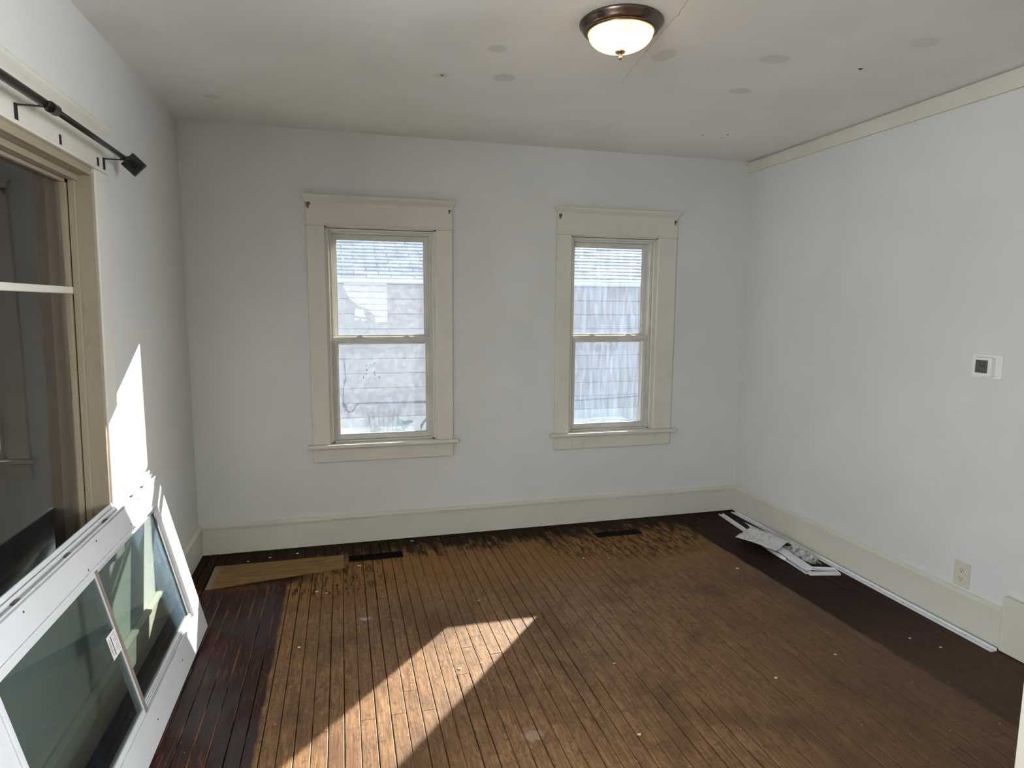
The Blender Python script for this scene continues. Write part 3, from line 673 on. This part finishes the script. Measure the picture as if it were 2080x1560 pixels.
# ------------------------------------------------------------------ offcuts and litter along the right baseboard
def channel(p, q, w_, h_, name, label, m_=M_white2, lip=True, z=0.0015, rise=0):
    """white vinyl J-channel strip lying from p to q"""
    p = Vector((*p, z)); q = Vector((*q, z+rise)); d = (q-p).normalized(); s_ = Vector((-d.y, d.x, 0)).normalized()
    prof_ = [(-w_/2, 0), (w_/2, 0), (w_/2, h_), (w_/2-.003, h_), (w_/2-.003, .003), (-w_/2+.003, .003), (-w_/2+.003, h_*.7), (-w_/2, h_*.7)] if lip else [(-w_/2, 0), (w_/2, 0), (w_/2, h_), (-w_/2, h_)]
    mb = MB().prism([tuple(p+s_*a_+Vector((0, 0, b_))) for a_, b_ in prof_], [tuple(q+s_*a_+Vector((0, 0, b_))) for a_, b_ in prof_])
    return tag(obj(name, mb, m_), label, 'trim strip')
cs = channel((3.733, -.075), (3.722, -2.092), .034, .014, 'vinyl_channel', 'long white vinyl channel strip lying against the right baseboard')
for i, y in enumerate((-.5, -1.15, -1.6, -1.95)):
    obj('screw', MB().tube([(3.728, y, .0045), (3.728, y, .0055)], .003, 8), M_dark, cs)
channel((3.612, -.095), (3.56, -.56), .034, .012, 'vinyl_channel', 'shorter white vinyl strip pointing to the back corner, under the paper', z=.0015)
sc_ = channel((3.565, -.70), (3.515, -1.150), .048, .018, 'vinyl_channel', 'white vinyl strip with screw holes sticking out from under the paper', z=.016, lip=False)
for y, x in ((-.86, 3.547), (-1.07, 3.524)):
    obj('screw_hole', MB().tube([(x, y, .0338), (x, y, .0345)], .003, 8), M_dark, sc_)
channel((3.535, -.72), (3.502, -1.165), .040, .012, 'vinyl_channel', 'white vinyl strip lowest in the small pile by the baseboard', z=.0015)
channel((3.495, -1.172), (3.672, -1.215), .030, .012, 'vinyl_offcut', 'short white vinyl offcut lying crosswise, nearer the viewer', z=.0015, lip=False)
channel((3.545, -1.105), (3.700, -1.160), .034, .010, 'vinyl_offcut', 'short white vinyl offcut lying crosswise, touching the long strip', z=.0015)
tag(obj('plastic_tube', MB().tube([(3.500, -.80, .013), (3.494, -.93, .013), (3.492, -.972, .013)], [.0115, .0115, .009], 14), M_white2, smooth=True), 'short pale plastic tube end poking out under the paper', 'tube')
# papers
def sheet(c, ang, lx, ly, zf, m_, name, label, k=14):
    mb = MB(); ca, sa = math.cos(ang), math.sin(ang)
    for s_ in (0, .0006):
        for j in range(k+1):
            for i in range(k+1):
                a_ = (i/k-.5)*lx; b_ = (j/k-.5)*ly; mb.v.append((c[0]+a_*ca-b_*sa, c[1]+a_*sa+b_*ca, zf(i/k, j/k)+s_))
    n1 = (k+1)**2
    for j in range(k):
        for i in range(k):
            q = j*(k+1)+i; mb.f.append((q+n1, q+n1+1, q+n1+k+2, q+n1+k+1)); mb.f.append((q, q+k+1, q+k+2, q+1))
    for i in range(k):
        mb.f.append((i, i+1, i+1+n1, i+n1)); q = k*(k+1)+i; mb.f.append((q, q+n1, q+1+n1, q+1))
        q = i*(k+1); mb.f.append((q, q+n1, q+k+1+n1, q+k+1)); q = i*(k+1)+k; mb.f.append((q, q+k+1, q+k+1+n1, q+n1))
    return mb
def paper_mat():
    m_, nt_, b_ = mat('printed_paper'); n_ = N(nt_)
    g = n_.new('ShaderNodeTexCoord').outputs['UV']
    p_ = n_.pos(); w_ = n_.step(n_.noise(n_.mapv(p_, scale=(1, 1, .1), rot=(0, 0, .5)), 42, 3, .6), .54, .62)
    X_, Y_, Z_ = n_.sep(p_)
    reg = n_.math('MULTIPLY', n_.step(Y_, -.80, -.74), n_.math('SUBTRACT', 1.0, n_.step(Y_, -.60, -.56)))
    c = n_.mix(n_.math('MULTIPLY', w_, n_.math('MULTIPLY', reg, .6)), (.66, .65, .65), (.22, .22, .24))
    n_.link(c, b_.inputs['Base Color']); b_.inputs['Roughness'].default_value = .7
    return m_
M_paper = paper_mat(); M_plain = simple('plain_paper', (.66, .64, .62), .7, var=.03)
def warp4(k, cs4, zf):
    mb = MB()
    for s_ in (0, .0007):
        for j in range(k+1):
            for i in range(k+1):
                u, v = i/k, j/k
                x = (1-u)*(1-v)*cs4[0][0]+u*(1-v)*cs4[1][0]+u*v*cs4[2][0]+(1-u)*v*cs4[3][0]
                y = (1-u)*(1-v)*cs4[0][1]+u*(1-v)*cs4[1][1]+u*v*cs4[2][1]+(1-u)*v*cs4[3][1]
                mb.v.append((x, y, zf(u, v)+s_))
    n1 = (k+1)**2
    for j in range(k):
        for i in range(k):
            q = j*(k+1)+i; mb.f.append((q+n1, q+n1+1, q+n1+k+2, q+n1+k+1)); mb.f.append((q, q+k+1, q+k+2, q+1))
    for i in range(k):
        mb.f.append((i, i+1, i+1+n1, i+n1)); q = k*(k+1)+i; mb.f.append((q, q+n1, q+1+n1, q+1))
        q = i*(k+1); mb.f.append((q, q+n1, q+k+1+n1, q+k+1)); q = i*(k+1)+k; mb.f.append((q, q+k+1, q+k+1+n1, q+n1))
    return mb
# corners: near-left, near-right, far-right, far-left
leaf = obj('printed_sheet', warp4(16, [(3.372, -.625), (3.455, -.925), (3.655, -.80), (3.56, -.515)], lambda u, v: .041+.010*math.sin(u*math.pi)*(.4+.6*v)+.003*math.sin(v*7+u*3)+.010*v+.012*(1-v)*u), M_paper, smooth=True)
tag(leaf, 'crumpled white printed sheet lying over the vinyl strips', 'paper')
lf2 = obj('plain_sheet', warp4(10, [(3.58, -.56), (3.63, -.70), (3.685, -.66), (3.625, -.36)], lambda u, v: .030+.003*math.sin(u*5+v*2)), M_plain, smooth=True)
tag(lf2, 'plain white sheet end showing behind the printed one', 'paper')
pm = MB()
for k in range(7): pm.box(3.395+k*.006, -.628-k*.0035, .0, 3.398+k*.006, -.640-k*.0035, .0004)
# crumpled clear plastic film
mP = bpy.data.materials.new('clear_film'); mP.use_nodes = True; n = N(mP.node_tree); mP.node_tree.nodes.clear(); out = n.new('ShaderNodeOutputMaterial')
tp = n.new('ShaderNodeBsdfTransparent'); gl = n.new('ShaderNodeBsdfGlossy'); gl.inputs['Roughness'].default_value = .15; df = n.new('ShaderNodeBsdfDiffuse'); df.inputs[0].default_value = (.7, .72, .7, 1)
fr = n.new('ShaderNodeFresnel'); fr.inputs[0].default_value = 1.5
a1_ = n.new('ShaderNodeMixShader'); n.link(n.math('MULTIPLY', n.schlick(), 2.0, clamp=True), a1_.inputs[0]); n.link(tp.outputs[0], a1_.inputs[1]); n.link(gl.outputs[0], a1_.inputs[2])
a2_ = n.new('ShaderNodeMixShader'); n.link(n.math('MULTIPLY', n.step(n.noise(n.pos(), 30, 4), .3, .6), .62), a2_.inputs[0]); n.link(a1_.outputs[0], a2_.inputs[1]); n.link(df.outputs[0], a2_.inputs[2]); n.link(a2_.outputs[0], out.inputs[0])
from mathutils import noise as mn
def film(c, lx, ly, ang, hh, seed, k=26):
    mb = MB(); ca, sa = math.cos(ang), math.sin(ang)
    for j in range(k+1):
        for i in range(k+1):
            a_ = (i/k-.5); b_ = (j/k-.5); q = Vector((a_*5+seed, b_*5, seed)); nz = mn.fractal(q, .8, 2.1, 4)
            e_ = max(0, 1-(a_*a_+b_*b_)*3.4)
            wx = a_*lx*(1+.25*mn.noise(q*1.7)); wy = b_*ly*(1+.25*mn.noise(q*1.3+Vector((5, 5, 5))))
            mb.v.append((c[0]+wx*ca-wy*sa, c[1]+wx*sa+wy*ca, .004+hh*e_*(.5+.9*abs(nz))))
    for j in range(k):
        for i in range(k):
            if (i-k/2)**2+(j-k/2)**2 > (k*.52)**2: continue
            q = j*(k+1)+i; mb.f.append((q, q+1, q+k+2, q+k+1))
    return mb
tag(obj('plastic_film', film((3.640, -.925), .11, .30, .05, .045, 3.3), mP), 'crumpled clear plastic film between the strips and the right baseboard', 'plastic film')
# paint chips on the boards
M_chip = simple('paint_chip', (.62, .58, .52), .7, var=.05)
chips = [(3.14, -.99, .010), (1.34, -1.62, .009), (1.44, -1.60, .006), (2.62, -2.02, .008), (2.30, -.62, .008), (2.45, -.66, .006), (.66, -1.27, .008), (.72, -.70, .010), (.77, -.73, .007), (1.9, -2.2, .007), (3.0, -1.93, .007), (.95, -.40, .012), (.42, -.14, .009), (.58, -.11, .011), (1.30, -.07, .010), (.30, -.17, .008), (1.55, -1.02, .006), (2.0, -1.75, .006), (3.45, -1.9, .006), (3.52, -2.0, .007)]
where = ['near the middle of the right dark border', 'inside the sunlit patch, the larger of two', 'inside the sunlit patch, the smaller of two', 'on the shaded boards well right of the sunlit patch', 'on the golden boards below the right window, left of its neighbour', 'on the golden boards below the right window, right of its neighbour',
 'on the edge of the left dark border', 'just in front of the plywood patch, the larger of two', 'just in front of the plywood patch, the smaller of two', 'in the foreground right of the sunlit patch', 'on the brown boards nearest the outlet side', 'in front of the left floor register', 'on the black strip behind the plywood patch, leftmost but one', 'on the black strip behind the plywood patch, middle of it',
 'against the back baseboard between the windows', 'on the black strip behind the plywood patch, nearest the corner', 'on the floor just behind the tip of the sunlit patch', 'at the floor centre right of the sunlit tip', 'on the right dark border near the outlet', 'on the right dark border nearest the viewer']
for (x, y, r), wh in zip(chips, where):
    k = 6; t0 = random.random()*6; pts = [(x+r*random.uniform(.5, 1.1)*math.cos(t0+2*math.pi*i/k)*1.3, y+r*random.uniform(.5, 1.1)*math.sin(t0+2*math.pi*i/k)) for i in range(k)]
    tag(obj('paint_chip', MB().prism([(a_, b_, .0006) for a_, b_ in pts], [(a_, b_, .0022) for a_, b_ in pts]), M_chip), 'off-white paint chip '+wh, 'paint chip', 'paint chips scattered on the floor')

# ------------------------------------------------------------------ outside: neighbouring house
GZ = -.75
M_jointshade = simple('siding_joint_shade', (.10, .09, .10), .9)  # dark joint lines that also stand in for the lap shadows
M_side = simple('grey_pink_siding', (.42, .39, .415), .75, var=.08, nscale=3)
M_sidew = simple('white_siding', (.76, .77, .77), .6, var=.04)
M_found = simple('pale_foundation', (.60, .64, .66), .85, var=.15, nscale=4)
M_fascia = simple('pale_blue_fascia', (.62, .70, .74), .5, var=.05)
M_gutter = simple('white_gutter', (.8, .86, .9), .4, var=.05)
def roof_mat():
    m_, nt_, b_ = mat('asphalt_shingle'); n_ = N(nt_); p_ = n_.pos()
    at = n_.new('ShaderNodeAttribute', attribute_name='tone').outputs['Fac']
    c = n_.mix(n_.step(n_.noise(p_, 3, 5, .7), .3, .7), (.17, .18, .205), (.34, .36, .40))
    c = n_.mix(n_.math('MULTIPLY', at, .5), c, (.44, .47, .52)); c = n_.mix(n_.math('MULTIPLY', n_.step(n_.noise(p_, 90, 3), .5, .7), .3), c, (.5, .53, .58))
    n_.link(c, b_.inputs['Base Color']); b_.inputs['Roughness'].default_value = .9; return m_
HY = 4.4
ho = tag(empty('neighbour_house', (3, HY, GZ)), 'low grey house with lapped siding and a shingle roof seen through both back windows', 'house')
obj('foundation', MB().box(-3, HY-.0, GZ, 9.5, HY+.3, .065), M_found, ho)
obj('wall_core', MB().box(-3, HY+.03, .065, 9.5, HY+.2, 1.86), M_jointshade, ho)
z = .065; e = .196
while z < 1.80:
    zt = min(z+e, 1.86)
    obj('siding_board', MB().prism(*[[(xx, HY+.03, z+.009), (xx, HY-.006, z+.009), (xx, HY+.010, zt), (xx, HY+.03, zt)] for xx in (-3, 9.5)]), M_side, ho)
    z += e
# remains of newer white siding, ragged at its lower left
lefts = [.905, .91, .93, .97, 1.05, 1.22, 1.30]; hs = (1.885-1.325)/7
for i, lx in enumerate(lefts):
    zt = 1.885-i*hs; zb = zt-hs; nl = lefts[min(i+1, 6)]
    obj('siding_remnant', MB().prism([(lx, HY-.006, zt), (1.468, HY-.006, zt), (1.470, HY-.022, zb+.009), (nl+.02, HY-.022, zb+.009)], [(lx, HY+.002, zt), (1.468, HY+.002, zt), (1.470, HY+.002, zb+.009), (nl+.02, HY+.002, zb+.009)]), M_sidew, ho)['label'] = 'white lap siding strip'
for pts in ([(1.06, 1.505), (1.16, 1.50), (1.17, 1.44), (1.20, 1.40), (1.05, 1.415)], [(1.04, 1.385), (1.10, 1.388), (1.10, 1.365), (1.05, 1.36)], [(1.13, 1.38), (1.20, 1.378), (1.21, 1.355), (1.14, 1.352)]):
    obj('siding_scrap', MB().prism([(a_, HY-.010, b_) for a_, b_ in pts], [(a_, HY+.002, b_) for a_, b_ in pts]), M_sidew, ho)
obj('soffit', MB().box(-3, HY-.30, 1.865, 9.5, HY+.2, 1.88), M_fascia, ho)
obj('fascia_board', MB().box(-3, HY-.32, 1.83, 9.5, HY-.30, 1.895), M_fascia, ho)
obj('gutter', MB().prism(*[[(x, HY-.32, 1.885), (x, HY-.40, 1.885), (x, HY-.42, 1.875), (x, HY-.40, 1.845), (x, HY-.37, 1.832), (x, HY-.32, 1.832)] for x in (-3, 9.5)]), M_gutter, ho)
sl_ = math.atan(.45); rd = MB(); rise = .45
obj('roof_deck', MB().prism(*[[(x, HY-.33, 1.88), (x, HY+3.6, 1.88+3.93*rise), (x, HY+3.6, 1.86+3.93*rise), (x, HY-.33, 1.86)] for x in (-3, 9.5)]), M_side, ho)
sh = MB(); tones = []
ex_ = .135; nrow = 30; dy_, dz_ = ex_*math.cos(sl_), ex_*math.sin(sl_); R2 = random.Random(5)
for r in range(nrow):
    y0 = HY-.35+r*dy_; z0_ = 1.885+r*dz_; x = -3+(.15 if r % 2 else 0)-.3
    while x < 9.5:
        lift = .007+R2.random()*.004; g = .004
        sh.hexa([(x+g, y0, z0_+.001), (x+.3-g, y0, z0_+.001), (x+.3-g, y0+dy_*1.2, z0_+dz_*1.2), (x+g, y0+dy_*1.2, z0_+dz_*1.2),
                 (x+g, y0, z0_+lift+.004), (x+.3-g, y0, z0_+lift+.004), (x+.3-g, y0+dy_*1.2, z0_+dz_*1.2+.004), (x+g, y0+dy_*1.2, z0_+dz_*1.2+.004)])
        tones += [R2.random()]*8; x += .3
so2 = obj('shingles', sh, roof_mat(), ho); so2['kind'] = 'stuff'
at = so2.data.attributes.new('tone', 'FLOAT', 'POINT')
for i, v in enumerate(tones): at.data[i].value = v
struct(obj('wall_sun_blocker', MB().box(W+3, -9, GZ, W+3.3, .8, 4.6), M_side), 'unseen wall added to keep the sun out of the rear room', 'wall')  # added out of view, blocks sun from the rear room's right opening
M_ground = simple('dry_ground', (.34, .33, .29), .95, var=.25, nscale=2)
struct(obj('ground', MB().box(-14, .14, GZ-.1, 18, 14, GZ), M_ground), 'bare ground between the houses', 'ground')
# cable along the neighbour's wall
pts = [(.90, .86), (.915, .62), (.885, .45), (.875, .25), (.93, .155), (.99, .15), (1.03, .215), (1.07, .265), (1.2, .262), (1.6, .255), (2.3, .25), (3.4, .235), (4.2, .205), (4.8, .222), (5.4, .25), (7, .26)]
cb = tag(empty('wall_cable', (.9, HY-.02, .2)), 'thin black cable stapled along the siding of the house outside', 'cable')
obj('wire', MB().tube([(x, HY-.016, z) for x, z in pts], .0065, 6), M_black, cb)
obj('junction_clip', MB().tube([(.875, HY-.02, .255), (.90, HY-.02, .235), (.915, HY-.02, .205)], [.016, .026, .014], 8), M_black, cb)
# round bin below the right window's view
M_bin = simple('pale_blue_plastic', (.55, .62, .68), .45, var=.1)
bn = tag(empty('round_bin', (4.45, 3.85, GZ)), 'pale blue-grey round bin with rolled rim seen through the right back window', 'bin')
obj('bin_body', MB().lathe([(0, 0), (.24, 0), (.245, .02), (.285, .72), (.275, .72), (.232, .03), (0, .03)], (4.45, 3.85, GZ), 40), M_bin, bn, smooth=True)
obj('rim', MB().lathe([(.272, .720), (.30, .720), (.305, .735), (.295, .748), (.278, .745)], (4.45, 3.85, GZ), 40, closed=True), M_gutter, bn, smooth=True)
# plants
M_leaf = simple('dark_green_leaf', (.05, .13, .06), .5, var=.3, nscale=20); M_leaf2 = simple('blue_green_leaf', (.18, .30, .27), .6, var=.2, nscale=20); M_plume = simple('dry_reddish_plume', (.34, .24, .24), .8, var=.2)
def leafm(c, L, wd, az, tilt, roll_=0):
    mb = MB(); k = 8; d = Vector((math.cos(az)*math.cos(tilt), math.sin(az)*math.cos(tilt), math.sin(tilt))); s_ = Vector((-math.sin(az), math.cos(az), 0)); s_ = Matrix.Rotation(roll_, 3, d) @ s_
    nn_ = d.cross(s_); b0_ = Vector(c)
    A = []; 
    for i in range(k+1):
        t = i/k; w_ = wd*math.sin(math.pi*min(1, t*.94+.06))**.7; q = b0_+d*L*t-nn_*L*.12*t*t
        A.append((q-s_*w_, q+s_*w_, q-nn_*.006))
    for l_, r_, m_ in A: mb.v += [tuple(l_), tuple(m_), tuple(r_)]
    for i in range(k):
        a_ = i*3; mb.f += [(a_, a_+1, a_+4, a_+3), (a_+1, a_+2, a_+5, a_+4)]
    return mb
R3 = random.Random(11)
def plant(cx_, cy_, n_, m_, L, wd, h, label, name='leafy_plant'):
    p_ = tag(empty(name, (cx_, cy_, GZ)), label, 'plant')
    obj('stem', MB().tube([(cx_, cy_, GZ), (cx_+.01, cy_, GZ+h*.5), (cx_, cy_, GZ+h)], [.014, .01, .006], 8), m_, p_)
    for i in range(n_):
        zz = GZ+h*(.35+.65*i/n_); az = i*2.4+R3.random(); obj('leaf', leafm((cx_, cy_, zz), L*R3.uniform(.7, 1.1), wd*R3.uniform(.8, 1.2), az, R3.uniform(.1, .9), R3.uniform(-.6, .6)), m_, p_, smooth=True)
plant(1.30, 4.05, 8, M_leaf, .15, .045, .74, 'small dark green broad-leaved plant against the foundation outside, left one')
plant(1.62, 4.0, 16, M_leaf2, .17, .05, .82, 'blue-green bushy plant against the foundation outside, middle one')
plant(1.84, 3.95, 9, M_leaf, .20, .05, .78, 'dark green plant at the right edge of the left back window view')
pl = tag(empty('dry_grass_tuft', (1.38, 4.2, GZ)), 'tuft of reddish dry plumes in front of the grey siding', 'grass')
for i in range(7):
    x = 1.22+i*.055; lean = (i-3)*.02
    obj('plume', MB().tube([(1.38, 4.2, GZ), (x, 4.2, -.05), (x+lean*.5, 4.2, .10+R3.random()*.05), (x+lean, 4.2, .20+R3.random()*.08)], [.004, .004, .014, .002], 6), M_plume, pl)
